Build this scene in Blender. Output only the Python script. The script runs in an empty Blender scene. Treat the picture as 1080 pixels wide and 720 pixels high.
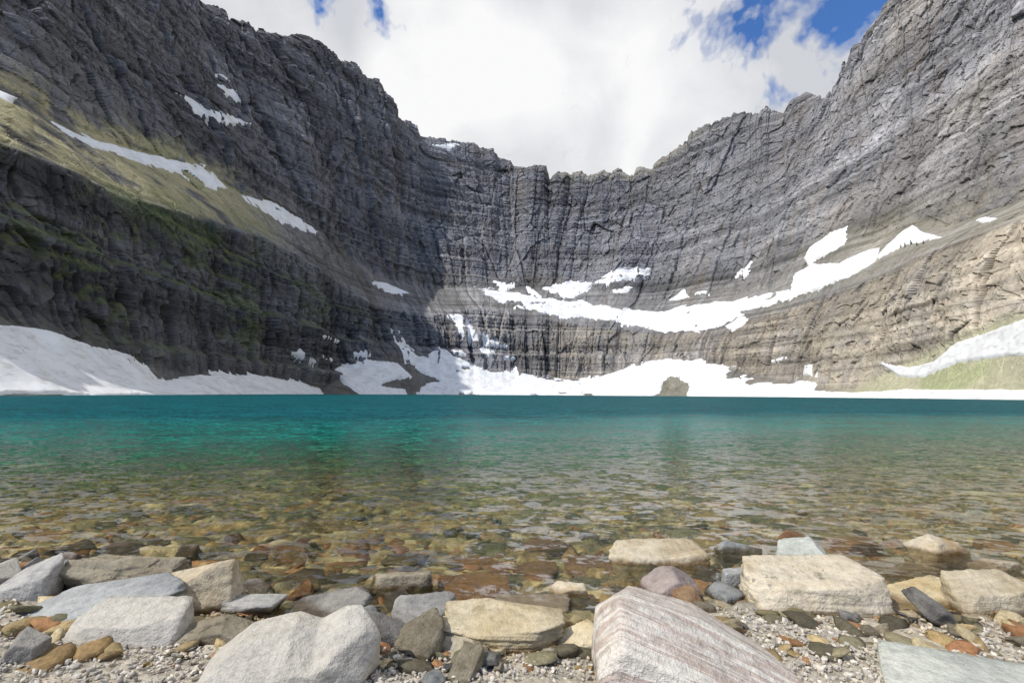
import bpy, bmesh, math, random
import numpy as np
from mathutils import Matrix, Vector

scene = bpy.context.scene
scene.view_settings.view_transform = 'Standard'
scene.view_settings.look = 'None'
scene.view_settings.exposure = 0
COL = scene.collection
CAMZ = 1.2
PITCH = math.radians(6.6)
ROLL = math.radians(0.35)
F = 480.0

# ------------------------------------------------------------ camera
cam_d = bpy.data.cameras.new("camera")
cam_d.lens = 16.0; cam_d.sensor_width = 36.0
cam_d.clip_start = 0.05; cam_d.clip_end = 20000
cam = bpy.data.objects.new("camera", cam_d)
M3 = Matrix.Rotation(math.radians(90)+PITCH, 3, 'X') @ Matrix.Rotation(ROLL, 3, 'Z')
cam.matrix_world = Matrix.Translation((0, 0, CAMZ)) @ M3.to_4x4()
COL.objects.link(cam)
scene.camera = cam
M = np.array(M3)

def bearing(px, py):
    """photo measurement -> world direction from the tripod"""
    c = np.stack([(np.asarray(px, float)-540)/F, (360-np.asarray(py, float))/F, -np.ones_like(np.asarray(px, float))], -1)
    return c @ M.T

def measure(P):
    q = (P-np.array([0, 0, CAMZ])) @ M
    d = np.where(q[..., 2] < -1e-3, -q[..., 2], 1e-3)
    return 540+F*q[..., 0]/d, 360-F*q[..., 1]/d

# ------------------------------------------------------------ noise
_r = np.random.RandomState(7)
PERM = _r.permutation(4096).astype(np.int32)
VAL = (_r.rand(4096)*2-1).astype(np.float32)
def h3(i, j, k):
    return VAL[PERM[(PERM[(PERM[i & 4095]+j) & 4095]+k) & 4095]]
def vn(x, y, z, lin=False):
    x = np.asarray(x, np.float32); y = np.asarray(y, np.float32)+np.zeros_like(x); z = np.asarray(z, np.float32)+np.zeros_like(x)
    xi = np.floor(x); yi = np.floor(y); zi = np.floor(z)
    fx = x-xi; fy = y-yi; fz = z-zi
    i = xi.astype(np.int32); j = yi.astype(np.int32); k = zi.astype(np.int32)
    if lin: u, v, w = fx, fy, fz
    else: u = fx*fx*(3-2*fx); v = fy*fy*(3-2*fy); w = fz*fz*(3-2*fz)
    def L(a, b, t): return a+(b-a)*t
    return L(L(L(h3(i, j, k), h3(i+1, j, k), u), L(h3(i, j+1, k), h3(i+1, j+1, k), u), v),
             L(L(h3(i, j, k+1), h3(i+1, j, k+1), u), L(h3(i, j+1, k+1), h3(i+1, j+1, k+1), u), v), w)
def fbm(x, y, z, o=4, g=0.5):
    s = 0; a = 1.0; f = 1.0; t = 0
    for n in range(o):
        s = s+a*vn(x*f+n*17.3, y*f+n*5.1, z*f+n*9.7); t += a; a *= g; f *= 2.03
    return s/t
def ridged(x, y, z, o=4, g=0.5, lin=False):
    s = 0; a = 1.0; f = 1.0; t = 0
    for n in range(o):
        s = s+a*(1-2*np.abs(vn(x*f+n*11.3, y*f+n*3.1, z*f+n*7.7, lin))); t += a; a *= g; f *= 2.07
    return s/t
def sstep(a, b, x):
    t = np.clip((x-a)/(b-a), 0, 1); return t*t*(3-2*t)
def worley(x, y, seed=0, plane=False):
    xi = np.floor(x).astype(np.int32); yi = np.floor(y).astype(np.int32)
    f1 = np.full(x.shape, 9.0); f2 = np.full(x.shape, 9.0); cid = np.zeros(x.shape); ox = np.zeros(x.shape); oy = np.zeros(x.shape)
    for dx in (-1, 0, 1):
        for dy in (-1, 0, 1):
            cx = xi+dx; cy = yi+dy
            rx = h3(cx, cy, np.int32(seed+1))*.5+.5; ry = h3(cx, cy, np.int32(seed+2))*.5+.5
            ax = x-cx-rx; ay = y-cy-ry
            d = np.hypot(ax, ay)
            c = h3(cx, cy, np.int32(seed+3))*.5+.5
            n = d < f1
            f2 = np.where(n, f1, np.minimum(f2, d)); cid = np.where(n, c, cid); f1 = np.where(n, d, f1)
            if plane: ox = np.where(n, ax, ox); oy = np.where(n, ay, oy)
    if plane: return f1, f2, cid, ox, oy
    return f1, f2, cid
def facets(x, y, seed):
    """tilted flat facets, one per fracture block"""
    f1, f2, cid, ox, oy = worley(x, y, seed, True)
    tx = ((cid*977) % 1)*2-1; ty = ((cid*3571) % 1)*2-1
    return (cid*2-1)+1.3*tx*ox+.3*ty*oy-.5*sstep(.07, 0, f2-f1)

# ------------------------------------------------------------ mesh helpers
def mesh_np(name, V, Fq, smooth=True):
    V = np.ascontiguousarray(V, np.float32); Fq = np.ascontiguousarray(Fq, np.int32)
    k = Fq.shape[1]
    me = bpy.data.meshes.new(name)
    me.vertices.add(len(V)); me.vertices.foreach_set("co", V.ravel())
    me.loops.add(Fq.size); me.loops.foreach_set("vertex_index", Fq.ravel())
    me.polygons.add(len(Fq)); me.polygons.foreach_set("loop_start", np.arange(0, Fq.size, k, dtype=np.int32))
    me.update(calc_edges=True)
    me.polygons.foreach_set("use_smooth", np.full(len(Fq), smooth))
    me.validate()
    return me
def grid_faces(nr, nc):
    i = np.arange((nr-1)*(nc-1)); r = i//(nc-1); c = i % (nc-1)
    a = r*nc+c
    return np.stack([a, a+1, a+nc+1, a+nc], 1)
def col_attr(me, name, C):
    at = me.attributes.new(name, 'FLOAT_COLOR', 'POINT')
    C4 = np.ones((len(C), 4), np.float32); C4[:, :C.shape[1]] = C
    at.data.foreach_set("color", C4.ravel())
def add(name, me, mat=None, loc=(0, 0, 0), **kw):
    o = bpy.data.objects.new(name, me); o.location = loc
    if mat is not None and me is not None and not me.materials: me.materials.append(mat)
    for a, b in kw.items(): o[a] = b
    COL.objects.link(o); return o

# ------------------------------------------------------------ material helpers
class N:
    def __init__(s, name):
        s.m = bpy.data.materials.new(name); s.m.use_nodes = True
        s.t = s.m.node_tree; s.t.nodes.clear(); s.out = s.t.nodes.new('ShaderNodeOutputMaterial')
    def n(s, typ, inp=None, **kw):
        nd = s.t.nodes.new('ShaderNode'+typ)
        for a, b in kw.items(): setattr(nd, a, b)
        for a, b in (inp or {}).items():
            if isinstance(b, bpy.types.NodeSocket): s.t.links.new(b, nd.inputs[a])
            else: nd.inputs[a].default_value = b
        return nd
    def noise(s, vec, scale, detail=4, rough=.55, dist=0, out='Fac'):
        return s.n('TexNoise', {'Vector': vec, 'Scale': scale, 'Detail': detail, 'Roughness': rough, 'Distortion': dist}).outputs[out]
    def mapv(s, vec, sc=(1, 1, 1), rot=(0, 0, 0)):
        if any(rot): vec = s.n('Mapping', {'Vector': vec, 'Rotation': rot}).outputs[0]
        return s.n('Mapping', {'Vector': vec, 'Scale': sc}).outputs[0]
    def ramp(s, fac, stops):
        r = s.n('ValToRGB', {'Fac': fac}); e = r.color_ramp.elements
        while len(e) < len(stops): e.new(.5)
        for a, (p, c) in zip(e, stops):
            a.position = p; a.color = (*c, 1) if not np.isscalar(c) else (c, c, c, 1)
        return r.outputs[0]
    def mix(s, f, a, b, bt='MIX'):
        nd = s.n('Mix', data_type='RGBA', blend_type=bt)
        for i, v in ((0, f), (6, a), (7, b)):
            if isinstance(v, bpy.types.NodeSocket): s.t.links.new(v, nd.inputs[i])
            else: nd.inputs[i].default_value = v if i == 0 else (*v, 1)
        return nd.outputs[2]
    def math(s, op, a, b=0.0, c=0.0, clamp=False):
        nd = s.n('Math', operation=op, use_clamp=clamp)
        for i, v in enumerate((a, b, c)):
            if isinstance(v, bpy.types.NodeSocket): s.t.links.new(v, nd.inputs[i])
            else: nd.inputs[i].default_value = v
        return nd.outputs[0]
    def vmath(s, op, a, b=None):
        nd = s.n('VectorMath', operation=op)
        for i, v in enumerate((a, b)):
            if v is None: continue
            if isinstance(v, bpy.types.NodeSocket): s.t.links.new(v, nd.inputs[i])
            else: nd.inputs[i].default_value = v
        return nd.outputs[0]
    def bump(s, h, dist, strength=1.0, normal=None):
        d = {'Height': h, 'Distance': dist, 'Strength': strength}
        if normal is not None: d['Normal'] = normal
        return s.n('Bump', d).outputs[0]
    def surf(s, sh): s.t.links.new(sh, s.out.inputs[0])
    def bsdf(s, col, rough=.85, normal=None, spec=.3):
        d = {'Base Color': col, 'Roughness': rough, 'Specular IOR Level': spec}
        if normal is not None: d['Normal'] = normal
        nd = s.n('BsdfPrincipled', d); s.surf(nd.outputs[0]); return nd

# ------------------------------------------------------------ cirque terrain
def contour(pts):
    p = np.array(pts, float); d = bearing(p[:, 0], p[:, 1])
    u = d[:, 0]/d[:, 1]; te = d[:, 2]/np.hypot(d[:, 0], d[:, 1])
    o = np.argsort(u); return u[o], te[o]
RIDGE = [(-700,-500),(-300,-330),(0,-140),(80,-95),(150,-45),(205,-6),(216,6),(238,10),(242,25),(264,27),(268,35),(300,39),(325,40),(330,48),(350,54),(355,64),(375,71),(381,80),(395,84),(400,98),(409,106),(413,124),(438,133),(442,144),(460,147),(480,149),(500,150),(506,157),(520,157),(526,166),(535,168),(540,176),(552,177),(574,178),(579,191),(586,182),(600,186),(612,182),(620,187),(635,180),(642,186),(652,179),(662,187),(669,187),(673,178),(690,178),(697,168),(706,167),(715,157),(728,148),(733,138),(755,132),(762,124),(780,123),(800,120),(806,115),(828,116),(833,100),(850,94),(868,101),(880,94),(890,86),(893,70),(901,66),(905,46),(918,43),(922,34),(935,24),(940,12),(950,2),(955,-20),(985,-38),(1020,-50),(1080,-85),(1300,-240),(1800,-500)]
LB2 = [(-700,-60),(-100,60),(0,98),(65,130),(130,155),(180,170),(225,190),(250,205),(300,228),(340,245),(400,292),(450,305),(505,302),(560,303),(620,305),(690,318),(720,312),(780,312),(815,304),(835,280),(860,262),(900,250),(925,250),(960,238),(1000,240),(1080,212),(1300,150),(1800,0)]
LB = [(-700,60),(-100,115),(0,156),(60,178),(130,208),(200,228),(260,248),(300,268),(340,288),(400,325),(450,333),(505,325),(560,335),(640,346),(700,352),(760,347),(815,330),(870,312),(920,296),(980,268),(1080,234),(1300,190),(1800,60)]
L1 = [(-700,280),(-100,335),(0,345),(60,352),(110,372),(150,385),(170,396),(215,393),(250,395),(290,398),(335,408),(360,398),(390,385),(420,368),(450,374),(500,388),(560,398),(620,400),(680,386),(740,382),(790,393),(850,404),(905,410),(950,390),(1000,366),(1080,330),(1300,285),(1800,215)]
u_f = np.linspace(-1.28, 1.28, 1700)
u = np.concatenate([np.linspace(-2.6, -1.29, 110), u_f, np.linspace(1.29, 2.6, 110)])
az = np.degrees(np.arctan(u)); ce = np.cos(np.arctan(u))
D0 = np.interp(az, [-70,-50,-42,-35,-27,-22,-10,0,12,20,30,38,44,50,70], [130,170,210,270,400,520,640,680,670,640,540,440,360,300,200])
D3 = np.interp(az, [-70,-50,-38,-27,-17,-14,-8,0,8,14,20,28,34,36,42,50,70], [520,660,860,1020,1130,1230,1270,1290,1270,1230,1190,1110,1040,960,880,760,600])
ker = np.hanning(61); ker /= ker.sum()
D0 = np.convolve(np.pad(D0, 30, 'edge'), ker, 'valid'); D3 = np.convolve(np.pad(D3, 30, 'edge'), ker, 'valid')
W = D3-D0
tR = np.interp(u, *contour(RIDGE)); tB2 = np.interp(u, *contour(LB2)); tB = np.interp(u, *contour(LB)); t1 = np.interp(u, *contour(L1))
D1 = D0+.13*W; DB = D0+.27*W; DB2 = D0+.47*W
z1 = D1*t1+CAMZ; zB = DB*tB+CAMZ; zB2 = np.maximum(DB2*tB2+CAMZ, zB+6); z3 = D3*tR+CAMZ
def blocks(sc, seed):
    q = u*D3/sc+.25*vn(u*40, seed, 0); return h3(np.floor(q).astype(np.int32), np.int32(seed), np.int32(3))
rimA = np.interp(az, [-50,-20,-5,12,20,26,40,50], [8,7,5,5,8,12,15,15])
z3 = z3+rimA*(.55*blocks(34, 5)+.45*blocks(13, 6)+.25*blocks(5.5, 9))
segs = [(D0-70, -25+0*D0, D0, -.6+0*D0, 8, 1, 1), (D0, -.6+0*D0, D1, z1, 60, 1.0, 1.25), (D1, z1, DB, zB, 150, .8, 1),
        (DB, zB, DB2, zB2, 70, 1, 1), (DB2, zB2, D3, z3, 380, .85, 1.0), (D3, z3, D3+160, z3-120, 14, 1, 1)]
R, Z, WT, ZONE = [], [], [], []
for si, (a, za, b, zb, n, pd, pz) in enumerate(segs):
    t = np.arange(n)/n
    if si == 5: t = np.linspace(0, 1, n)
    for tt in t:
        R.append(a+(b-a)*tt**pd); Z.append(za+(zb-za)*tt**pz)
        w0 = {0: 0, 1: .05+.4*tt**2, 2: .55+.45*math.sin(math.pi*tt), 3: .32, 4: .5+.5*min(1, tt*6) if tt < .93 else 1-.5*(tt-.93)/.07, 5: .5}[si]
        WT.append(np.full(u.shape, w0)); ZONE.append(np.full(u.shape, si+tt))
R = np.array(R); Z = np.array(Z); WT = np.array(WT); ZONE = np.array(ZONE)
for _ in range(4):
    WT[1:-1] = (WT[:-2]+WT[1:-1]*2+WT[2:])/4
X = R*u*ce; Y = R*ce
P = np.stack([X, Y, Z], -1)
def blur(A, r, axis):
    pad = [(0, 0)]*A.ndim; pad[axis] = (r, r)
    B = np.pad(A, pad, 'edge'); C = np.cumsum(B, axis)
    C = np.concatenate([np.zeros_like(np.take(C, [0], axis)), C], axis)
    n = A.shape[axis]
    return (np.take(C, np.arange(2*r+1, 2*r+1+n), axis)-np.take(C, np.arange(0, n), axis))/(2*r+1)
def normals(P):
    du = np.gradient(P, axis=1); dr = np.gradient(P, axis=0)
    n = np.cross(du, dr); n /= np.linalg.norm(n, axis=-1, keepdims=True)+1e-9
    return n
Nn = normals(P)
if Nn[300, 800, 2] < 0: Nn = -Nn
Nn = blur(blur(Nn, 40, 1), 25, 0); Nn[..., 2] = 0; Nn /= np.linalg.norm(Nn, axis=-1, keepdims=True)+1e-6
Dm = D0+.6*W; cx_ = Dm*u*ce; cy_ = Dm*ce
arc = np.concatenate([[0], np.cumsum(np.hypot(np.diff(cx_), np.diff(cy_)))])
tx_ = np.gradient(cx_); ty_ = np.gradient(cy_)
tx_ = blur(tx_, 60, 0); ty_ = blur(ty_, 60, 0); tl_ = np.hypot(tx_, ty_); tx_ /= tl_; ty_ /= tl_
SS = arc[None]+(X-cx_[None])*tx_[None]+(Y-cy_[None])*ty_[None]
def zwarp(X, Y, Z): return Z+2.0*fbm(X/500, Y/500, 0.5, 2)+.02*X
zz = zwarp(X, Y, Z)
sw = SS+6*fbm(X/120, Y/120, Z/160, 3)
rgt = np.interp(az, [-46, -28, 8, 22, 40], [.7, 1, 1, .70, .50])[None]
rg2 = np.interp(az, [12, 26, 36], [1, .35, .10])[None]
lowl = sstep(3.1, 2.8, ZONE)*np.interp(az, [-30, -18], [1, 0])[None]
rw = np.interp(az, [20, 32], [1, .0])[None]
d = (31*ridged(sw/230, 2.5, Z/1400, 2, .45, True)*(1-.75*lowl)+8*facets(sw/120, zz/90000+.37, 60)*rg2)*rgt
d += 8*ridged(sw/72, 7.7, Z/700, 2, .5, True)*rgt*(1-.6*lowl)
def gully(q, wd, zs, k):
    v = np.abs(vn(q, k, Z/zs)); return -np.exp(-v/wd)
gl1 = gully(sw/85, .09, 600, 3.3); gl2 = gully(sw/34+9, .07, 180, 6.1); gl3 = gully(sw/13+4, .08, 90, 9.9)
d += (9.0*gl1*(1-.5*lowl)*rg2+3.2*gl2*rg2)*rgt+1.2*gl3+1.6*lowl*gully(sw/9+2, .10, 60, 4.4)
big = (5.4*facets(sw/46, zz/200, 10)*(1-.2*lowl)*(.5+.5*rg2)+3.4*facets(sw/20+7, zz/40, 20))*(.35+.65*rgt)
med = (1.4*facets(sw/10+3, zz/12, 30)+.7*facets(sw/5.0, zz/5, 40))*(1+.2*lowl)
d += big+med
def stairs(q, a=.25):
    f = np.floor(q); t = q-f; return f+sstep(.5-a, .5+a, t)-q
brk = np.clip(.9+.8*vn(SS/90, zz/40, 1.5), .1, 1.6); brk2 = np.clip(.75+1.0*vn(SS/70+8, zz/30, 4.5), .1, 1.3)
lay = 11.5*stairs(zz/46+.05*vn(SS/260, 0, 0), .06)*brk+5.2*stairs(zz/16.5+.08*vn(SS/180, 3, 0), .10)*brk2+1.6*stairs(zz/7.1+.1*vn(SS/120, 6, 0), .18)*brk2
d -= lay*(.25+.75*rgt)*rw*(1-.45*lowl)
d += .5*fbm(X/4, Y/4, Z/4, 2)
d *= WT
P2 = P+Nn*d[..., None]
near_ = np.clip(R/700, .25, 1)
P2[..., 2] += (1.0*fbm(X/9, Y/9, Z/9, 3))*np.where(ZONE > 1.02, np.where(ZONE < 2, .35, .7), 0)*near_
nr, nc = R.shape
# baked albedo with shade and sunlight painted in (level strata follow the true height)
X2, Y2, Z2 = P2[..., 0], P2[..., 1], P2[..., 2]; zq = zwarp(X2, Y2, Z2)
Nf = normals(P2); flat = np.abs(Nf[..., 2]); fb = blur(blur(flat, 3, 1), 3, 0)
nz1 = fbm(X/55, Y/55, Z/55, 4); nz2 = fbm(X/14+7, Y/14, Z/14, 3); nz3 = fbm(X/5, Y/5, Z/5, 3); nz0 = fbm(SS/190, Z/150, 5.5, 3)
px, py = measure(P2)
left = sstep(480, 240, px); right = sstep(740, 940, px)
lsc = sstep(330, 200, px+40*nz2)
bench = sstep(2.95, 3.1, ZONE)*sstep(4.12, 4.0, ZONE)
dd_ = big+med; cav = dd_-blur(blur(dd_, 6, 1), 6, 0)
sm = np.clip(.85+.7*vn(SS/80, zq/35, 2.2), .25, 1.3)
l1 = vn(zq/19, SS/900, 0); l2 = vn(zq/7, SS/600, 3); l3 = vn(zq/2.9, SS/300, 5)
l4 = np.abs(vn(zq/4.6, SS/500, 15)); l5 = np.abs(vn(zq/12.5, SS/800, 25)); l6 = np.abs(vn(zq/2.6, SS/250, 35))
lum = .203*(1+.20*l1+.25*l2*sm+.25*l3*sm)*(1-.48*sm*np.exp(-l4/.07))*(1-.48*np.exp(-l5/.05))*(1-.28*sm*np.exp(-l6/.10))
lum = lum*(1+.13*fbm(sw/9, 1.1, Z/160, 3))*(1+.12*nz3+.14*nz2)*np.clip(1+.08*cav, .55, 1.3)  # last factor paints crevice shade into the rock colour
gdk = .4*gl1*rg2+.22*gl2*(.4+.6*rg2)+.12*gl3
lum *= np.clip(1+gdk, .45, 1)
lum *= (1+.20*nz1)*(1+.38*nz0)
lum *= (1-.38*left*sstep(3.05, 2.9, ZONE))*(1-.26*left)  # left wall, most of all its foot, painted darker to stand in for shade
lum *= 1+.38*right*sstep(-.6, .3, nz1+.5*vn(SS/120, Z/90, 2))  # right wall painted lighter in patches, as if sunlit
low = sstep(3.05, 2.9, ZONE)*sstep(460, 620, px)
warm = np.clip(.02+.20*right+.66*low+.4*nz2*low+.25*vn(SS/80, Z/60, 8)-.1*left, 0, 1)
rim = sstep(5.2, 4.97, ZONE)*sstep(4.88, 4.96, ZONE+.05*nz1)*sstep(540, 600, px)*sstep(780, 700, px)
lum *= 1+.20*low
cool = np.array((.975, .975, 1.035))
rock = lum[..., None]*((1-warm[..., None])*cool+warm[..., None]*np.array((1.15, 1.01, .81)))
def mixc(a, b, f): return a+(b-a)*np.clip(f, 0, 1)[..., None]
rock = mixc(rock, np.array((.32, .29, .20))*(1+.3*nz3)[..., None], .35*rim)
rust = sstep(.25, .5, fbm(sw/20, 3.3, Z/90, 3)+.2*nz2)
rock = mixc(rock, np.array((.19, .135, .09))*(1+.3*nz3)[..., None], .22*rust*(1-.7*left))
scree = np.clip(bench*(lsc*sstep(-.5, -.1, nz1+.5*nz2)+right*.15+.08), 0, 1)*sstep(.2, .5, fb+nz2*.25)
rock = mixc(rock, (np.array((.37, .335, .20))*(1+.22*nz3+.18*nz2+.15*nz1)[..., None]), scree*.88)
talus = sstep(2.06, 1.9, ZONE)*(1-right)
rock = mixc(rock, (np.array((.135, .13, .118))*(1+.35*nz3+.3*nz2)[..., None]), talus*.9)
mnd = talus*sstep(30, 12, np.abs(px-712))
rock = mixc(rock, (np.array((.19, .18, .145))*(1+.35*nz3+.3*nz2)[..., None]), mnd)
veg = left*sstep(1.9, 2.3, ZONE)*sstep(3.0, 2.8, ZONE)*sstep(.36, .56, fb+.42*nz1)*.6
veg += lsc*bench*sstep(.08, .5, nz1+.4*nz2)*.38
veg += lsc*sstep(2.75, 2.95, ZONE)*sstep(3.4, 3.1, ZONE)*sstep(-.2, .2, nz1+.4*nz2)*.5
rock = mixc(rock, np.array((.10, .125, .052))*(1+.5*nz3)[..., None], np.clip(veg, 0, 1))
bank = sstep(850, 940, px)*sstep(2.05, 1.95, ZONE)
rock = mixc(rock, np.array((.39, .375, .27))*(1+.15*nz3+.12*nz2)[..., None], bank*.95)
veg2 = bank*sstep(-.15, .35, nz1+.4*nz2)*sstep(2.0, 1.5, ZONE)
rock = mixc(rock, np.array((.27, .31, .15))*(1+.2*nz3)[..., None], np.clip(veg2, 0, 1)*.6)
rock = np.clip(rock, .02, .7)
m = N("mountain_rock")
pos = m.n('NewGeometry').outputs['Position']
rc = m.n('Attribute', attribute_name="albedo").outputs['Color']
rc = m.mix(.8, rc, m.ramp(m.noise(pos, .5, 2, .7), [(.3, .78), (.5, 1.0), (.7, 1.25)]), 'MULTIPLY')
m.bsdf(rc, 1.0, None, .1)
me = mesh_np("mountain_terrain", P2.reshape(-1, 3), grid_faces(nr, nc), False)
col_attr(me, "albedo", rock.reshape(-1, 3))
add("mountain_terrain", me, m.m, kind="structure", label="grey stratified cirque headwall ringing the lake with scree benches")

# ------------------------------------------------------------ snow fields
s = N("snow")
sp = s.n('NewGeometry').outputs['Position']
sn = s.noise(sp, .06, 5, .7)
sc = s.ramp(sn, [(.3, (.58, .58, .585)), (.5, (.73, .745, .76)), (.75, (.80, .81, .83))])
dirt = s.ramp(s.noise(s.mapv(sp, (.15, .15, .5)), 1, 5, .75), [(.52, 0.0), (.70, .7)])
sc = s.mix(dirt, sc, (.36, .34, .31))
s.bsdf(sc, .7, None, .2)
SNOW = [
 ([(-90,335),(0,343),(45,349),(95,361),(140,377),(163,393),(176,402),(205,398),(225,391),(270,394),(310,402),(336,411),(345,421),(-90,421)], "broad dirty white snow apron meeting the lake"),
 ([(308,372),(322,369),(335,384),(318,381)], "small snow patch on dark talus"),
 ([(391,297),(408,299),(431,309),(412,309)], "small snow patch in a gully"),
 ([(357,388),(385,379),(420,384),(434,397),(408,402),(400,407),(428,411),(430,421),(385,421),(360,402)], "lumpy snow patch on talus above the water"),
 ([(413,352),(428,360),(440,372),(465,366),(490,382),(520,394),(545,391),(575,399),(610,402),(640,396),(665,387),(690,380),(735,379),(760,384),(790,394),(800,402),(830,405),(850,401),(861,404),(858,411),(900,414),(960,411),(1020,412),(1130,410),(1130,424),(728,424),(726,404),(712,397),(700,404),(694,424),(445,424),(443,408),(462,402),(446,392),(424,376)], "long bright snowfield below the headwall at the lake"),
 ([(473,332),(487,332),(501,349),(506,363),(489,355)], "narrow snow patch on a cliff step"),
 ([(509,353),(534,366),(513,364)], "tiny snow patch on a cliff step"),
 ([(502,303),(525,304),(545,310),(570,316),(610,317),(640,323),(690,329),(720,324),(760,319),(800,312),(836,306),(834,315),(803,324),(772,339),(735,348),(690,348),(640,337),(600,334),(560,328),(528,318)], "curved hanging snowfield on the headwall bench"),
 ([(520,297),(541,300),(534,308)], "tiny snow patch under the headwall"),
 ([(573,304),(600,297),(624,299),(620,307),(585,308)], "flat snow patch under the headwall"),
 ([(630,297),(650,284),(685,283),(681,291),(640,298)], "tapering snow patch under the headwall"),
 ([(833,314),(837,288),(860,279),(885,278),(905,268),(926,262),(923,276),(895,291),(862,306)], "bright snowfield spilling over a rock bench"),
 ([(849,273),(855,261),(880,244),(894,239),(891,257),(864,273),(855,281)], "steep snow tongue in a rock chute"),
 ([(921,274),(945,250),(963,238),(975,246),(992,250),(955,259)], "snow tongue running up a scree chute"),
 ([(775,291),(791,277),(787,291)], "tiny snow patch on a ledge"),
 ([(706,317),(722,306),(727,313)], "tiny snow patch on a ledge"),
 ([(930,383),(960,388),(985,381),(1010,362),(1050,348),(1130,318),(1130,374),(1060,375),(1010,382),(975,397),(950,397)], "snow wedge across a grassy talus slope"),
 ([(56,128),(100,147),(150,162),(180,169),(212,174),(240,198),(215,197),(190,184),(140,169),(90,152)], "diagonal snow streak along a scree ledge"),
 ([(-5,94),(18,104),(14,109),(-5,101)], "small snow streak on a ledge"),
 ([(256,207),(290,214),(320,233),(337,247),(310,240),(280,224)], "diagonal snow streak on a ledge"),
 ([(190,97),(215,114),(240,121),(264,131),(235,132),(205,119)], "snow streak on a banded cliff ledge"),
 ([(231,89),(249,97),(253,106),(236,100)], "thin broken snow bands on cliff ledges"),
 ([(456,153),(482,152),(476,159)], "small snow cap below the ridge"),
 ([(848,386),(857,384),(858,396),(849,395)], "tiny snow patch on a cliff base"),
 ([(556,303),(566,308),(572,316),(560,312)], "tiny snow patch under the headwall"),
 ([(590,308),(612,309),(606,314),(592,313)], "tiny snow patch under the headwall"),
 ([(765,344),(785,334),(790,338),(772,349)], "tiny snow patch on a ledge"),
 ([(505,366),(522,370),(516,374),(506,371)], "tiny snow patch on a cliff step"),
 ([(374,373),(386,370),(392,376),(380,378)], "tiny snow patch on dark talus"),
]
rf = np.random.RandomState(21)
for (fx_, fy_, fw_) in [(415,349,14),(535,377,15),(350,357,16),(345,378,13),(486,372,14),(822,379,13),(655,306,20),(742,309,15),(588,322,12),(235,82,13),(1040,232,16)]:
    n_ = 8; pts_ = []
    sgn = .35 if fx_ < 600 else -.2
    for i_ in range(n_):
        a_ = i_/n_*6.283; rr_ = fw_*.5*rf.uniform(.6, 1.3)
        pts_.append((fx_+rr_*math.cos(a_), fy_+rr_*math.sin(a_)*.22+sgn*rr_*math.cos(a_)))
    SNOW.append((pts_, "thin leftover snow remnant caught on a rock ledge"))
Pb = blur(blur(P2, 3, 1), 2, 0); Pc = blur(blur(P2, 9, 1), 6, 0)
Nb = blur(blur(normals(P2), 6, 1), 6, 0)
if Nb[300, 800, 2] < 0: Nb = -Nb
Nb /= np.linalg.norm(Nb, axis=-1, keepdims=True)+1e-9
qx, qy = measure(Pc)
jx = 8.0*fbm(X/22, Y/22, Z/22, 4, .62); jy = 4.5*fbm(X/20+50, Y/20, Z/20, 4, .62)
hump = fbm(X/16+9, Y/16, Z/16, 4, .6)*near_
bare = 12*sstep(.18, .45, fbm(X/34+3, Y/34, Z/20, 4, .6))*sstep(880, 820, px)
def sdist(x, y, poly):
    p = np.array(poly, float); q = np.roll(p, -1, 0)
    ins = np.zeros(x.shape, bool); dm = np.full(x.shape, 1e9)
    for (x0, y0), (x1, y1) in zip(p, q):
        c = ((y0 > y) != (y1 > y)) & (x < (x1-x0)*(y-y0)/((y1-y0) if y1 != y0 else 1e-9)+x0)
        ins ^= c
        L2 = (x1-x0)**2+(y1-y0)**2
        t = np.clip(((x-x0)*(x1-x0)+(y-y0)*(y1-y0))/L2, 0, 1)
        dm = np.minimum(dm, np.hypot(x-x0-t*(x1-x0), y-y0-t*(y1-y0)))
    return np.where(ins, dm, -dm)
for poly, lab in SNOW:
    p = np.array(poly); bigp = (np.ptp(p[:, 0]) > 100); tiny = 'remnant' in lab
    x0, y0 = p.min(0)-8; x1, y1 = p.max(0)+8
    rmax = int(nr-14)
    ok = (qx > x0) & (qx < x1) & (qy > y0) & (qy < y1)
    ok[rmax:] = False
    if not ok.any(): continue
    rr = np.where(ok.any(1))[0]; cc = np.where(ok.any(0))[0]
    r0, r1, c0, c1 = max(rr[0]-1, 0), rr[-1]+2, max(cc[0]-1, 0), cc[-1]+2
    r1 = min(r1, rmax)
    sl = (slice(r0, r1), slice(c0, c1))
    grassy = 'grassy' in lab
    k_ = 1 if bigp and not grassy else .45
    jm = np.where(px[sl] > 880, .35, 1.0) if bigp else 1.0
    sd = sdist(qx[sl]+jx[sl]*k_*jm, qy[sl]+jy[sl]*k_*jm, poly)
    if bigp and not grassy: sd = sd-bare[sl]*(.4 if p[:, 0].min() < -50 else 1)
    off = (np.clip(sd*.9, -9, 1.3)+.5)*np.clip(near_[sl], .4, 1)+(1.5 if bigp else .5)*hump[sl]
    V = (Pb[sl]*.6+Pc[sl]*.4)+Nb[sl]*off[..., None]
    keepv = (sd > (-2 if tiny else -5)).ravel()
    Fq = grid_faces(r1-r0, c1-c0)
    Fq = Fq[keepv[Fq].all(1)]
    if len(Fq) == 0: continue
    us = np.unique(Fq); mp = np.full(keepv.size, -1); mp[us] = np.arange(len(us))
    V = V.reshape(-1, 3)[us]; c = V.mean(0); c[2] = V[:, 2].min()
    me = mesh_np("snow_patch", V-c, mp[Fq], True)
    add("snow_patch", me, s.m, loc=c, label=lab, category="snow patch", group="old snow patches on the cirque walls")

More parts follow.
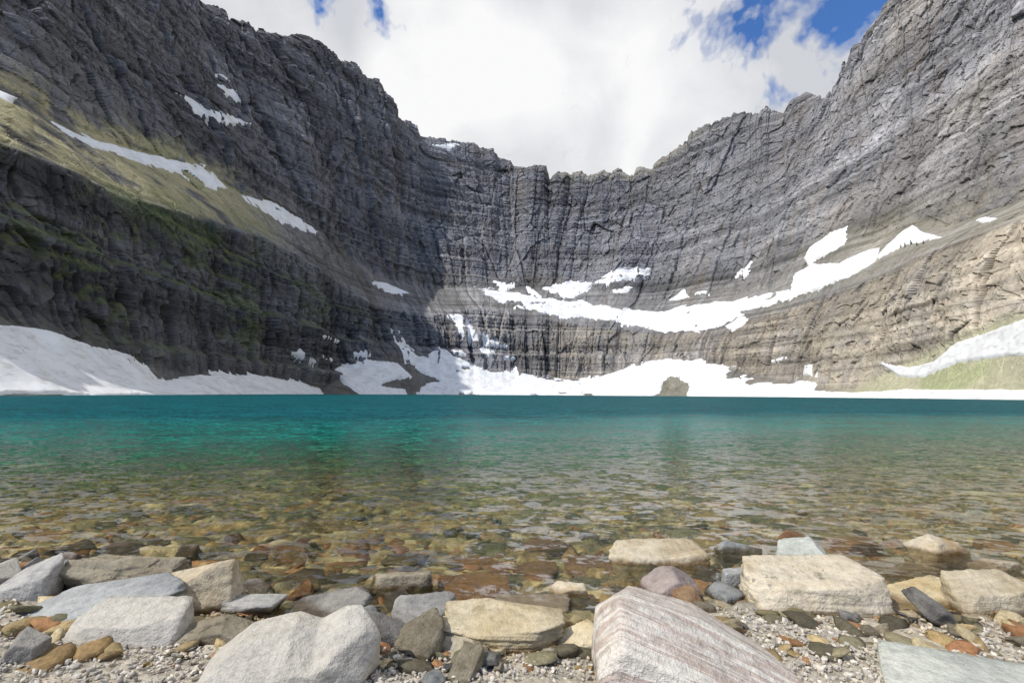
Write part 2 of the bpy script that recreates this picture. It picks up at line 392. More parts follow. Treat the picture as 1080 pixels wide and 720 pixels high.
# ------------------------------------------------------------ near ground + lakebed
def shore(x):
    x = np.asarray(x, float)
    return 2.72+.12*np.sin(x*1.3+.6)+.25*vn(x*.9, 3.3, 0)-.08*np.clip(x, -3, 3)-.50*np.exp(-((x-.02)/.75)**2)
def optical(x, y):
    x = np.asarray(x, float); y = np.asarray(y, float)
    sp_ = np.maximum(y-shore(x), 0)
    side = 1-.45*np.tanh(x/(4+.35*np.abs(y)))
    dep = .05*(1-np.exp(-sp_/.45))+(.042*sp_+.0088*sp_**2)*side
    return dep*(1+.3*fbm(x*.35, y*.22, 7.7, 3))
def gz(x, y):
    x = np.asarray(x, float); y = np.asarray(y, float)
    sft = y-shore(x); sp_ = np.maximum(sft, 0)
    dep = .08*(1-np.exp(-sp_/.45))+.42*(1-np.exp(-sp_/8.5))+.0005*np.maximum(sp_-25, 0)**1.6
    dep = np.minimum(dep, 30)
    up = .30*(1-np.exp(np.minimum(sft, 0)*.30))
    return np.where(sft > 0, -dep, up)+.025*vn(x*1.5, y*1.5, 1.0)
v_r = np.concatenate([np.geomspace(3.0, 30, 620), np.geomspace(30.6, 1500, 50)])-3.0+.1
gu = np.linspace(-1.9, 1.9, 1000)
gy = np.repeat(v_r[:, None], len(gu), 1)-1.2; gx = gu[None]*(gy+3.0+1.1)
g0 = gz(gx, gy)
nearf = np.exp(-np.maximum(gy-16, 0)*.1)
hsum = np.zeros_like(g0); ccol = np.zeros(g0.shape+(3,))
PAL = np.array([(.27,.20,.095),(.21,.14,.062),(.13,.11,.06),(.33,.26,.135),(.08,.07,.045),(.26,.135,.06),(.175,.155,.095),(.39,.325,.20),(.12,.11,.065),(.26,.185,.085)])
for sc_, amp, sd_ in ((3.4, .065, 11), (10.0, .032, 51), (26, .014, 91)):
    a = sc_; wq = .8*fbm(gx*3, gy*3, 0.0, 3)+.4*fbm(gx*14, gy*14, 2.0, 2)
    xx = gx*a+wq; yy = gy*a*1.3+wq*.7
    f1, f2, cid = worley(xx, yy, sd_)
    present = cid > (.6 if sc_ < 5 else .35 if sc_ < 12 else 0)
    dome = sstep(0, .22, f2-f1)*(1-.3*f1)
    hgt = amp*dome*(.4+.9*((cid*7.3) % 1))
    pick = present & (hgt > hsum)
    cc_ = PAL[(cid*9973).astype(int) % len(PAL)]*(.6+.8*((cid*331) % 1))[..., None]
    ccol = np.where(pick[..., None], cc_, ccol)
    hsum = np.where(present, np.maximum(hsum, hgt), hsum)
ccol = np.where(ccol.sum(-1, keepdims=True) == 0, np.array((.10, .085, .052)), ccol)
beach = sstep(.15, -.1, gy-shore(gx))[..., None]
ccol = ccol*(1-beach)+beach*(ccol*.2+np.array((.32, .295, .25)))
hs = hsum*nearf*np.where(gy-shore(gx) > 0, 1, .3)
G = np.stack([gx, gy, g0+hs-.01], -1)
me = mesh_np("ground", G.reshape(-1, 3), grid_faces(*g0.shape), True)
col_attr(me, "stone", ccol.reshape(-1, 3))
g = N("lakebed_stones")
gp = g.n('NewGeometry').outputs['Position']
gc = g.n('Attribute', attribute_name="stone").outputs['Color']
gn = g.noise(gp, 14, 4, .7)
gc = g.mix(.8, gc, g.ramp(gn, [(.3, .45), (.7, 1.5)]), 'MULTIPLY')
g.bsdf(gc, .8, g.bump(gn, .03, .8), .3)
add("ground", me, g.m, kind="structure", label="stony lakebed rising to a gravel shore")

# ------------------------------------------------------------ water
wy_ = np.concatenate([np.geomspace(3.4, 18, 200), np.geomspace(18.3, 1300, 90)])-3.0
wu = np.linspace(-2.6, 2.6, 300)
WY = np.repeat(wy_[:, None], len(wu), 1)+.8; WX = wu[None]*(WY+3.0)
WZ = np.zeros_like(WX)
dep = np.minimum(np.maximum(optical(WX, WY), 0), 40)
me = mesh_np("water", np.stack([WX, WY, WZ], -1).reshape(-1, 3), grid_faces(*WX.shape), True)
at = me.attributes.new("depth", 'FLOAT', 'POINT'); at.data.foreach_set("value", dep.astype(np.float32).ravel())
w = N("lake_water")
wp = w.n('NewGeometry').outputs['Position']
dp = w.n('Attribute', attribute_name="depth").outputs['Fac']
op = w.math('SUBTRACT', 1.0, w.math('EXPONENT', w.math('MULTIPLY', dp, -1.0)), clamp=True)
dn = w.math('DIVIDE', dp, 6.0, clamp=True)
body = w.ramp(dn, [(0, (.045, .070, .022)), (.10, (.014, .088, .048)), (.28, (.002, .108, .086)), (.6, (.001, .088, .088)), (1, (.0008, .064, .078))])
c1 = w.noise(w.mapv(wp, (5.4, 9.0, 1), (0, 0, .2)), 1, 3, .62, .5, 'Color')
c2 = w.noise(w.mapv(wp, (1.1, 2.8, 1), (0, 0, -.15)), 1, 4, .65, .4, 'Color')
c3 = w.noise(w.mapv(wp, (.10, .34, 1), (0, 0, .1)), 1, 4, .65, .4, 'Fac')
s1 = w.vmath('SUBTRACT', c1, (.5, .5, .5)); s2 = w.vmath('SUBTRACT', c2, (.5, .5, .5))
sl = w.vmath('ADD', w.vmath('MULTIPLY', s1, (2.0, 2.2, 0)), w.vmath('MULTIPLY', s2, (.7, 1.1, 0)))
nrm = w.vmath('NORMALIZE', w.vmath('ADD', sl, (0, 0, 1)))
ripple_shade = w.n('SeparateXYZ', {'Vector': sl}).outputs[1]
body = w.mix(1.0, body, w.ramp(w.math('ADD', ripple_shade, .5), [(.15, 2.2), (.5, .95), (.85, .25)]), 'MULTIPLY')  # light and dark sides of the ripples painted into the water colour
body = w.mix(1.0, body, w.ramp(c3, [(.35, .78), (.5, 1.0), (.65, 1.18)]), 'MULTIPLY')
tr = w.n('BsdfTransparent', {'Color': w.mix(w.math('MULTIPLY', dp, 1.0, clamp=True), (.96, .95, .87), (.78, .83, .48))})
df = w.n('BsdfDiffuse', {'Color': body})
mx = w.n('MixShader', {0: op, 1: tr.outputs[0], 2: df.outputs[0]})
rgh = w.math('ADD', .08, w.math('MULTIPLY', dn, .16))
gl = w.n('BsdfGlossy', {'Roughness': rgh, 'Color': (1, 1, 1, 1), 'Normal': nrm})
fr = w.n('Fresnel', {'IOR': 1.33, 'Normal': nrm}).outputs[0]
cap = w.math('SUBTRACT', .35, w.math('MULTIPLY', dn, .26))
fr = w.math('MINIMUM', w.math('MULTIPLY', fr, .75), cap)
mx2 = w.n('MixShader', {0: fr, 1: mx.outputs[0], 2: gl.outputs[0]})
w.surf(mx2.outputs[0])
add("water", me, w.m, kind="structure", label="rippled clear teal glacial lake water")

# ------------------------------------------------------------ rocks
def ico(sub):
    bm = bmesh.new(); bmesh.ops.create_icosphere(bm, subdivisions=sub, radius=1)
    V = np.array([v.co[:] for v in bm.verts]); Fc = np.array([[v.index for v in f.verts] for f in bm.faces]); bm.free()
    return V/np.linalg.norm(V, axis=1, keepdims=True), Fc
ICO = {k: ico(k) for k in (1, 2, 3, 4, 5, 6)}
def hull_planes(pts):
    bm = bmesh.new(); c = np.mean(pts, 0)
    for p_ in pts: bm.verts.new(np.array(p_)-c)
    bmesh.ops.convex_hull(bm, input=bm.verts[:]); bm.normal_update()
    out = []
    for f in bm.faces:
        n_ = np.array(f.normal); h_ = float(n_ @ np.array(f.verts[0].co))
        if h_ < 0: n_, h_ = -n_, -h_
        if h_ > .02: out.append((*n_, h_))
    bm.free(); return out
def rock_np(sub, rng, n=10, p=30, planes=None, rough=.05, lay=0.0, notch=None, box=.8, hlo=.66, hull=None):
    D, Fc = ICO[sub]
    if hull is not None:
        q = np.array(hull_planes(hull)); Ns = q[:, :3]; Hs = q[:, 3]
    else:
        Ns = rng.normal(size=(n, 3)); Ns /= np.linalg.norm(Ns, axis=1, keepdims=True); Hs = rng.uniform(hlo, .95, n)
        ax = np.array([(1,0,0),(-1,0,0),(0,1,0),(0,-1,0),(0,0,1),(0,0,-1)], float)+rng.normal(size=(6, 3))*.2
        ax /= np.linalg.norm(ax, axis=1, keepdims=True)
        Ns = np.vstack([Ns, ax]); Hs = np.concatenate([Hs, np.full(6, box)*rng.uniform(.8, 1.1, 6)])
        if planes:
            Q = np.array([q[:3] for q in planes], float); Q /= np.linalg.norm(Q, axis=1, keepdims=True)
            Ns = np.vstack([Ns, Q]); Hs = np.concatenate([Hs, [q[3] for q in planes]])
    S = (np.maximum(0, D @ Ns.T/Hs)**p).sum(1)**(-1/p)
    V = D*S[:, None]
    o = rng.uniform(0, 90, 3)
    f = rough*fbm(V[:, 0]*1.7+o[0], V[:, 1]*1.7+o[1], V[:, 2]*1.7+o[2], 3)+rough*.7*fbm(V[:, 0]*5+o[1], V[:, 1]*5, V[:, 2]*5+o[0], 4, .6)
    f -= rough*1.0*np.maximum(0, ridged(V[:, 0]*2.2+o[2], V[:, 1]*2.2, V[:, 2]*2.2, 2)-.55)
    e = worley(V[:, 0]*3+o[0]+V[:, 2], V[:, 1]*3+V[:, 2]*1.7, 5)
    f += rough*.7*(e[2]-.5)
    V = V+D*f[:, None]
    if notch:
        x0, hw, dp_ = notch
        k_ = np.clip(1-np.abs(V[:, 0]-x0+.12*V[:, 1])/hw, 0, 1)*sstep(-.2, .5, V[:, 2])
        V[:, 2] -= dp_*k_
    if lay:
        q = V[:, 2]*11+V[:, 0]*1.5+o[0]
        l = vn(q, V[:, 0]*.8, V[:, 1]*.8)+.5*vn(q*2.3, V[:, 0]*1.2, V[:, 1])
        V[:, :2] *= (1+lay*l)[:, None]
    return V, Fc

def rock_mat(name, a, b, stripe=0, stripe_rot=(0, 0, 0), c=None, lichen=None, sscale=9, rough=.8, wetc=(.40, .33, .24)):
    k = N(name)
    tc = k.n('TexCoord').outputs['Object']; oi = k.n('ObjectInfo')
    off = k.n('VectorMath', {0: tc, 1: k.n('CombineXYZ', {'X': k.math('MULTIPLY', oi.outputs['Random'], 37), 'Y': k.math('MULTIPLY', oi.outputs['Random'], 11)}).outputs[0]}, operation='ADD').outputs[0]
    n1 = k.noise(off, 3.5, 3, .65); n2 = k.noise(off, 22, 4, .7); n3 = k.noise(off, 130, 1, .7)
    colr = k.mix(k.ramp(n1, [(.35, 0.), (.65, 1.)]), a, b)
    if c: colr = k.mix(k.ramp(k.noise(off, 2.2, 3, .6, .8), [(.5, 0.), (.66, .8)]), colr, c)
    h = k.math('ADD', k.math('MULTIPLY', n2, .6), k.math('MULTIPLY', n3, .10))
    if stripe:
        sv = k.mapv(off, (.8, .8, sscale), stripe_rot)
        s1 = k.noise(sv, 1.0, 4, .62, .3)
        tint = [(.34, (.58, .46, .43)), (.43, (1, 1, 1)), (.50, (.70, .59, .56)), (.545, (1.1, 1.1, 1.1)), (.62, (.96, .95, .94)), (.68, (.72, .63, .60))] if stripe == 1.0 else [(.32, .5), (.44, 1.0), (.5, .7), (.56, 1.12), (.7, 1.0)]
        colr = k.mix(stripe, colr, k.ramp(s1, tint), 'MULTIPLY')
        h = k.math('ADD', h, k.math('MULTIPLY', s1, .7*stripe))
    colr = k.mix(.78, colr, k.ramp(n2, [(.3, .64), (.5, 1.0), (.72, 1.22)]), 'MULTIPLY')
    colr = k.mix(.4, colr, k.ramp(n3, [(.35, .72), (.6, 1.08)]), 'MULTIPLY')
    colr = k.mix(.5, colr, k.ramp(n1, [(.33, .72), (.55, 1.05)]), 'MULTIPLY')
    if lichen:
        colr = k.mix(k.ramp(k.noise(off, 9, 4, .75), [(.58, 0.), (.64, .8)]), colr, lichen)
    colr = k.mix(.6, colr, k.ramp(oi.outputs['Random'], [(0, .72), (1, 1.12)]), 'MULTIPLY')
    pz = k.n('SeparateXYZ', {'Vector': k.n('NewGeometry').outputs['Position']}).outputs[2]
    wet = k.ramp(k.math('ADD', k.math('MULTIPLY', pz, 7), k.math('MULTIPLY', k.math('SUBTRACT', n1, .5), .5)), [(.10, 1.0), (.26, 0.0)])
    colr = k.mix(wet, colr, k.mix(1.0, colr, wetc, 'MULTIPLY'))
    rg = k.math('SUBTRACT', rough, k.math('MULTIPLY', wet, .5))
    k.bsdf(colr, rg, k.bump(h, .032, .9), .35)
    return k.m
MT = {
 'pale': rock_mat("pale_quartzite", (.50, .47, .41), (.42, .395, .35), .15, (.3, .2, 0), None, None, 5),
 'grey': rock_mat("grey_argillite", (.27, .265, .255), (.38, .37, .345), .45, (.1, .15, 0), None, None, 14),
 'slate': rock_mat("blue_grey_slate", (.26, .27, .27), (.35, .355, .35), .35, (.1, .15, 0), None, None, 14),
 'dark': rock_mat("dark_argillite", (.14, .135, .13), (.23, .22, .20), .4, (.1, -.1, 0)),
 'tan': rock_mat("tan_limestone", (.47, .39, .26), (.52, .46, .35), .4, (.12, .1, 0), (.40, .27, .13), None, 12),
 'ochre': rock_mat("ochre_limestone", (.49, .39, .22), (.55, .48, .34), .45, (.12, .1, 0), (.43, .29, .12), None, 12),
 'cream': rock_mat("cream_limestone", (.56, .49, .37), (.47, .42, .33), .35, (.2, -.1, 0), (.40, .32, .20), (.17, .155, .12), 8),
 'stripe': rock_mat("banded_argillite", (.68, .65, .59), (.64, .60, .54), 1.0, (1.15, -.28, 0), None, None, 15),
 'green': rock_mat("green_argillite", (.38, .405, .365), (.46, .465, .42), .3, (.2, 0, 0), (.35, .365, .34)),
 'rust': rock_mat("rust_argillite", (.30, .17, .09), (.38, .26, .15), .3, (.1, .1, 0), (.21, .115, .06), wetc=(.60, .47, .35)),
 'purple': rock_mat("purple_argillite", (.26, .21, .195), (.32, .275, .25), .3, (.6, .1, 0)),
 'brown': rock_mat("brown_gritstone", (.22, .185, .125), (.30, .265, .195), .1, (0, 0, 0), None, (.07, .065, .05)),
}
FOOT = []
def ground_hit(px_, py_):
    dr = bearing(px_, py_); z = 0.0; pt = None
    for _ in range(12):
        t = (z-CAMZ)/dr[2]; pt = np.array([0, 0, CAMZ])+dr*t; z = float(gz(pt[0], pt[1]))
    return pt
def rock_at(cx, cy, zb, dims, mat, lab, seed, yaw=0, name="boulder", sub=6, **kw):
    rng = np.random.RandomState(seed)
    V, Fc = rock_np(sub, rng, **kw)
    lo = V.min(0); hi = V.max(0); V = (V-(lo+hi)/2)/(hi-lo)*np.array(dims); V[:, 2] += dims[2]/2
    me = mesh_np(name, V, Fc, True)
    o = add(name, me, MT[mat], loc=(cx, cy, zb), label=lab, category="rock"); o.rotation_euler = (0, 0, yaw)
    FOOT.append((cx, cy, dims[0]/2, dims[1]/2)); return o
def boulder(x0, x1, yt, yb, mat, lab, seed, dr=.5, name="boulder", sub=5, yaw=0, sink=.06, **kw):
    c = ground_hit((x0+x1)/2, yb); yf = c[1]
    da = bearing(x0, (yt+yb)/2); db = bearing(x1, (yt+yb)/2)
    wid = (x1-x0)/F*(yf+.3)*.97
    dep = wid*dr; yc = yf+dep*.5
    xa = da[0]/da[1]*yc*.4+da[0]/da[1]*yf*.6; xb = db[0]/db[1]*yc*.4+db[0]/db[1]*yf*.6
    dt = bearing((x0+x1)/2, yt); zt = CAMZ+dt[2]/dt[1]*(yf+dep*.62)
    gzc = float(gz((xa+xb)/2, yc)); zb = min(gzc, c[2])-sink
    H = max(zt-zb, .08)
    return rock_at((xa+xb)/2, yc, zb, (xb-xa, dep, H), mat, lab, seed, yaw, name, sub, **kw)
B = boulder
H_STR = [(-1,-.7,-1),(.9,-1,-1),(1,-.2,-1),(.9,.8,-1),(-.9,.9,-1),(-.72,-.05,1),(-.5,.7,.95),(-1,-.5,-.1),(.15,.1,.50),(.2,.9,.45),(1,-.3,-.5),(.95,.6,-.48),(-.80,-.75,.50),(-.1,-1,-.10),(.8,-1,-.8),(-.9,.6,.5)]
H_PALE = [(-1,-.5,-.7),(-1,.2,-.2),(-.65,.5,.40),(-.2,.6,.62),(.35,.5,.80),(.72,.3,1),(1,0,.45),(.97,.3,-.6),(.9,-.5,-.5),(.4,-1,-1),(-.5,-1,-1),(-.85,-.75,-.35),(0,-.95,-.15),(.5,-.85,.15),(-.55,-.4,.35),(-.8,.9,-1),(.8,.9,-1),(0,1,.3),(.85,-.25,.6)]
H_CREAM = [(-.78,.8,.95),(.78,.8,1),(.97,-.3,.62),(.3,-.75,.42),(-.55,-.7,.38),(-.97,-.1,.5),(-.95,-.8,-.5),(-.5,-1,-1),(.9,-.95,-1),(1,0,-.7),(.8,.9,-1),(-.9,.8,-1)]
H_SLAB = [(-.85,.7,.8),(-.1,1,1),(.8,.8,.95),(1,0,.7),(.7,-.8,.45),(-.4,-.9,.4),(-1,-.3,.55),(-.95,-.4,-1),(-.3,-1,-1),(.8,-.9,-1),(1,.1,-1),(.7,1,-1),(-.8,.8,-1)]
H_FLAT = [(-.45,1,1),(-1,.1,.9),(-.85,-1,.8),(1,-1,.85),(1,.15,1),(.35,.62,1),(-.45,1,-1),(-1,.1,-1),(-.85,-1,-1),(1,-1,-1),(1,.15,-1),(.35,.62,-1)]
H_WEDGE = [(-1,.2,-.2),(-.7,.9,.3),(.6,.9,1),(1,.3,.9),(.9,-.6,.3),(-.2,-.9,-.1),(-.9,-.6,-.4),(-1,-.3,-1),(0,-1,-1),(1,-.5,-1),(.8,.9,-1),(-.8,.9,-1)]
B(202,392,638,738,'pale',"big pale grey boulder with a notched top",11,dr=.46,sub=6,p=80,rough=.018,hull=H_PALE,notch=(.22,.28,.26))
B(630,862,628,758,'stripe',"big cream boulder with mauve bands sloping to gravel",25,dr=.5,sub=6,p=90,rough=.018,hull=H_STR)
rock_at(1.97,1.66,-.13,(1.30,1.12,.235),'green',"smooth blue green slab half buried in gravel",31,p=90,rough=.012,hull=H_FLAT)
B(796,946,591,652,'cream',"large cream boulder with a flat cracked top",42,dr=.42,sub=6,p=60,rough=.04,lay=.02,hull=H_CREAM)
B(940,1030,611,646,'ochre',"low yellow tan angular block on pale gravel",53,dr=.42,p=60,rough=.04,lay=.03,hull=H_WEDGE)
B(1012,1100,604,652,'tan',"tan angular block beside a lower one",54,dr=.42,p=60,rough=.04,lay=.03,hull=H_CREAM)
B(462,600,638,690,'ochre',"yellow tan layered block with a broken end",64,dr=.40,sub=6,n=4,p=60,rough=.05,lay=.06,planes=[(-.1,-.3,1,.5),(-.6,-.7,0,.75),(.1,-1,0,.72)])
B(586,634,657,690,'ochre',"broken tan block leaning on a larger one",66,dr=.6,sub=5,p=60,rough=.05,lay=.04,hull=H_WEDGE)
B(519,604,628,656,'pale',"flat pale stone resting behind a tan block",65,dr=.5,n=5,p=50,planes=[(0,-.1,1,.5)])
B(0,174,611,666,'slate',"long flat blue grey slab tilted toward the water",76,dr=.38,sub=6,p=80,rough=.03,lay=.05,hull=H_WEDGE)
B(66,187,635,684,'pale',"blocky pale grey boulder beside a flat slab",77,dr=.42,p=80,rough=.03,hull=H_CREAM)
B(36,180,580,630,'brown',"rough dark brown speckled boulder at the waterline",88,dr=.4,sub=6,n=6,p=30,rough=.11,planes=[(.5,-.6,.6,.6)])
B(-14,50,586,634,'grey',"grey slab leaning out of the water",89,dr=.5,p=80,rough=.03,lay=.04,hull=H_WEDGE)
B(152,241,589,650,'cream',"angular grey tan boulder with a shaded face",90,dr=.55,n=5,p=80,rough=.04,planes=[(.5,-.75,.35,.55),(-.5,-.3,.8,.60)])
B(208,292,629,652,'grey',"flat grey stone wedged between boulders",91,dr=.4,n=5,p=60)
B(182,262,648,682,'brown',"low tan grey stone at a boulder's foot",92,dr=.5,n=6,p=40)
B(288,386,624,656,'dark',"flat dark grey slab at the waterline",93,dr=.45,p=80,rough=.04,lay=.05,hull=H_WEDGE)
B(381,456,596,634,'brown',"square brown gritty block at the waterline",94,dr=.4,n=2,p=50,rough=.09,box=.72)
B(407,480,627,670,'grey',"rounded grey boulder on the shore",95,dr=.6,n=6,p=36)
B(374,434,646,684,'dark',"tilted dark grey stone on gravel",96,dr=.5,n=5,p=60,planes=[(.6,-.1,1,.5)])
B(454,541,611,646,'rust',"wet rust brown slab lying in shallow water",97,dr=.9,n=10,p=30,rough=.06,sink=.02,planes=[(.1,-.3,1,.42)])
B(643,753,570,613,'tan',"tan slab with orange stain in shallow water",98,dr=.30,p=80,rough=.03,lay=.04,hull=H_CREAM)
B(676,742,598,640,'purple',"angular purple grey boulder",99,dr=.55,n=5,p=80,planes=[(.7,-.2,.7,.55),(-.7,-.2,.7,.55)])
B(756,808,567,598,'slate',"slate grey rock at the waterline",100,dr=.5,n=5,p=80)
B(759,793,598,632,'slate',"small blue grey upright rock",101,dr=.6,n=5,p=80)
B(788,816,586,614,'purple',"small reddish angular rock",102,dr=.6,n=5,p=60,sub=4)
B(818,898,567,608,'green',"pale green rock with a pointed top",103,dr=.42,n=4,p=80,planes=[(-.5,-.4,.8,.55),(.8,-.2,.5,.6)])
B(886,990,592,612,'tan',"low flat tan slab at the waterline",104,dr=.3,n=5,p=60)
B(970,1038,561,605,'tan',"tan boulder standing in shallow water",105,dr=.42,n=5,p=60,planes=[(.6,-.3,.8,.6)])
B(1036,1100,590,620,'cream',"cream slab at the waterline",106,dr=.4,n=5,p=60)
B(568,624,612,642,'tan',"small tan rock in the shallows",107,dr=.5,n=6,p=50)
B(270,324,574,592,'rust',"orange brown stone just under water",108,dr=.5,n=6,p=34)
B(552,610,568,590,'rust',"rust red stone just under water",109,dr=.6,n=6,p=34)
B(815,862,560,584,'rust',"rust stone at the water surface",110,dr=.5,n=6,p=34)
B(876,936,566,588,'rust',"brown stone at the water surface",111,dr=.5,n=6,p=34)
B(596,660,588,612,'rust',"wet brown stone in the shallows",112,dr=.7,n=6,p=34)
B(540,590,596,614,'rust',"wet orange slab in the shallows",124,dr=.9,n=6,p=34)
B(470,530,590,606,'rust',"wet orange brown slab half under water",126,dr=.9,n=6,p=40)
B(330,384,588,602,'rust',"wet rust slab half under water",127,dr=.9,n=6,p=40,sub=4)
B(400,450,584,600,'brown',"brown stone just under water",125,dr=.7,n=6,p=34,sub=4)
B(480,522,632,652,'grey',"small grey stone beside a tan block",113,dr=.6,n=6,p=50,sub=4)
B(-10,40,664,700,'dark',"dark stone at a slab's foot",114,dr=.6,n=6,p=50)
B(240,282,612,632,'dark',"dark wet stone at the waterline",115,dr=.6,n=6,p=50,sub=4)
B(340,384,604,618,'dark',"dark wet stone in the shallows",116,dr=.6,n=6,p=50,sub=4)
B(1040,1090,568,588,'rust',"brown wet stone in the shallows",117,dr=.6,n=6,p=50,sub=4)
B(588,640,632,654,'dark',"dark wet stone in a shallow pool",119,dr=.6,n=6,p=50,sub=4)
B(180,232,600,618,'dark',"dark wet stone between boulders",120,dr=.6,n=6,p=50,sub=4)
B(280,345,602,622,'brown',"brown wet slab at the waterline",121,dr=.6,n=5,p=60,sub=4)

# medium stones: individual copies
rng = np.random.RandomState(5)
keys = ['grey','dark','tan','ochre','rust','brown','purple','slate','dark','dark','brown','pale','rust','brown']
TM = []
for i in range(28):
    V, Fc = rock_np(4, rng, n=int(rng.randint(3, 7)), p=int(rng.choice([40, 60, 80])), rough=.06, hlo=.45)
    lo = V.min(0); hi = V.max(0); V = (V-(lo+hi)/2)/(hi-lo)*np.array([1, rng.uniform(.5, .95), rng.uniform(.25, .65)])
    me = mesh_np("stone", V, Fc, True); k = keys[i % len(keys)]; me.materials.append(MT[k]); TM.append((me, k))
ADJ = {'grey':"grey",'slate':"blue grey",'dark':"dark grey",'tan':"tan",'ochre':"ochre",'cream':"cream",'rust':"rust brown",'brown':"brown gritty",'purple':"purple grey",'green':"green grey",'pale':"pale"}
cnt = 0; tries = 0
while cnt < 298 and tries < 25000:
    tries += 1
    xx = rng.uniform(-1.3, 1.3)*3.1
    if cnt < 200: yy = float(shore(xx))+rng.normal()*.32+.20
    else: yy = 1.4+abs(rng.beta(2.2, 3.0))*4.8; xx = rng.uniform(-1.3, 1.3)*(yy+.3)
    onb = yy < shore(xx)-.3
    if onb and rng.rand() < (.92 if xx > .6 else .65): continue
    sz = (.05+.22*rng.rand()**2.0) if cnt < 200 else (.05+.15*rng.rand()**1.6)
    if onb and -.5 < xx < .8 and sz > .06: continue
    inw = yy > shore(xx)+.05
    if any(((xx-a)/(c+sz*.2))**2+((yy-b)/(d_+sz*.2))**2 < .75 for a, b, c, d_ in FOOT): continue
    me, k = TM[rng.randint(len(TM))]
    if inw and k in ('pale', 'cream', 'green', 'tan', 'ochre'): continue
    if not inw and k == 'rust': continue
    if onb and sz > .12: sz *= .5
    o = bpy.data.objects.new("stone", me); z = float(gz(xx, yy))
    o.location = (xx, yy, z+sz*(.12 if inw else .13)); o.scale = (sz,)*3; o.rotation_euler = (rng.normal()*.3, rng.normal()*.3, rng.uniform(0, 6.28))
    o["label"] = ADJ[k]+(" stone lying in shallow lake water" if yy > shore(xx) else " stone lying on the gravel shore")
    o["category"] = "stone"; o["group"] = "loose stones along the lake shore"
    COL.objects.link(o); FOOT.append((xx, yy, sz*.36, sz*.36)); cnt += 1

# gravel + cobbles (stuff)
def scatter(name, n, sub, sampler, sizes, pal, lab, flat=.5, zoff=.1, matn=None, p=12):
    tmpl = [rock_np(sub, rng, n=5, p=p, rough=.06, hlo=.5)[0] for _ in range(16)]; Fc = ICO[sub][1]; nv = len(ICO[sub][0])
    xy = np.array([sampler() for _ in range(n)]); sz = np.array([sizes() for _ in range(n)])
    T = np.array(tmpl)[np.arange(n) % 16]
    T = T*np.stack([np.ones(n), rng.uniform(.5, 1, n), flat*rng.uniform(.6, 1.5, n)], 1)[:, None]*(sz*.5)[:, None, None]
    T[..., 2] += T[..., 0]*(rng.normal(size=n)*.25)[:, None]+T[..., 1]*(rng.normal(size=n)*.25)[:, None]
    a = rng.uniform(0, 6.28, n); ca = np.cos(a)[:, None]; sa = np.sin(a)[:, None]
    V = np.stack([T[..., 0]*ca-T[..., 1]*sa+xy[:, :1], T[..., 0]*sa+T[..., 1]*ca+xy[:, 1:], T[..., 2]+(sz*zoff+gz(xy[:, 0], xy[:, 1]))[:, None]], -1).reshape(-1, 3)
    FF = (Fc[None]+(np.arange(n)*nv)[:, None, None]).reshape(-1, 3)
    c = np.array(pal)[rng.randint(len(pal), size=n)]*rng.uniform(.7, 1.2, (n, 1))
    me = mesh_np(name, V, FF, sub > 1); col_attr(me, "stone", np.repeat(c, nv, 0))
    return add(name, me, matn, kind="stuff", label=lab)
gm = N("gravel_stone")
gp = gm.n('NewGeometry').outputs['Position']
gc = gm.n('Attribute', attribute_name="stone").outputs['Color']
gn = gm.noise(gp, 40, 3, .7)
gc = gm.mix(.8, gc, gm.ramp(gn, [(.3, .55), (.7, 1.35)]), 'MULTIPLY')
pz = gm.n('SeparateXYZ', {'Vector': gp}).outputs[2]
wet = gm.ramp(gm.math('MULTIPLY', pz, 7), [(.05, 1.0), (.20, 0.0)])
gc = gm.mix(wet, gc, gm.mix(1.0, gc, (.72, .60, .44), 'MULTIPLY'))
gm.bsdf(gc, gm.math('SUBTRACT', .85, gm.math('MULTIPLY', wet, .45)), gm.bump(gn, .012, .8), .35)
PG = [(.54,.50,.43),(.50,.47,.41),(.58,.54,.47),(.42,.39,.35),(.50,.44,.35),(.46,.41,.34),(.56,.52,.45),(.38,.36,.33),(.53,.50,.44)]
def s_beach():
    while True:
        y = rng.uniform(.9, 3.2); x = rng.uniform(-1.45, 1.45)*(y+.4)
        if y < shore(x)+.15: return x, y
scatter("gravel", 44000, 1, s_beach, lambda: .008+.030*rng.rand()**2.8, PG, "pale mixed gravel on the lake shore", .65, .15, gm.m, 30)
def s_bed():
    y = 2.1+17*rng.rand()**1.25; x = rng.uniform(-1.35, 1.35)*(y+.4); return x, y
PB = [tuple(c) for c in PAL*1.1]+[(.36,.27,.14),(.40,.33,.19),(.32,.16,.075)]
scatter("lakebed_cobbles", 9500, 2, s_bed, lambda: .03+.20*rng.rand()**3, PB, "brown and olive cobbles under clear shallow water", .28, .02, gm.m, 60)

# ------------------------------------------------------------ pines on the scree chute
def pine():
    r = np.random.RandomState(2)
    bm = bmesh.new(); bmesh.ops.create_cone(bm, cap_ends=True, segments=7, radius1=.35, radius2=.05, depth=11)
    bmesh.ops.translate(bm, verts=bm.verts, vec=(0, 0, 5.5)); tr = bpy.data.meshes.new("trunk"); bm.to_mesh(tr); bm.free()
    V, Fc = [], []
    for i in range(420):
        t = r.rand()**.8; z = 1.2+t*10; rad = (1-t)*2.3*(.5+.5*r.rand())*(1+.25*math.sin(t*40)); a = r.uniform(0, 6.28); s_ = .35+.5*(1-t)
        c = np.array([math.cos(a)*rad, math.sin(a)*rad, z-rad*.3]); b = len(V)
        for _ in range(3): V.append(c+r.normal(size=3)*s_*.6)
        Fc.append((b, b+1, b+2))
    cr = mesh_np("crown", np.array(V), np.array(Fc), False)
    return tr, cr
tr_m, cr_m = pine()
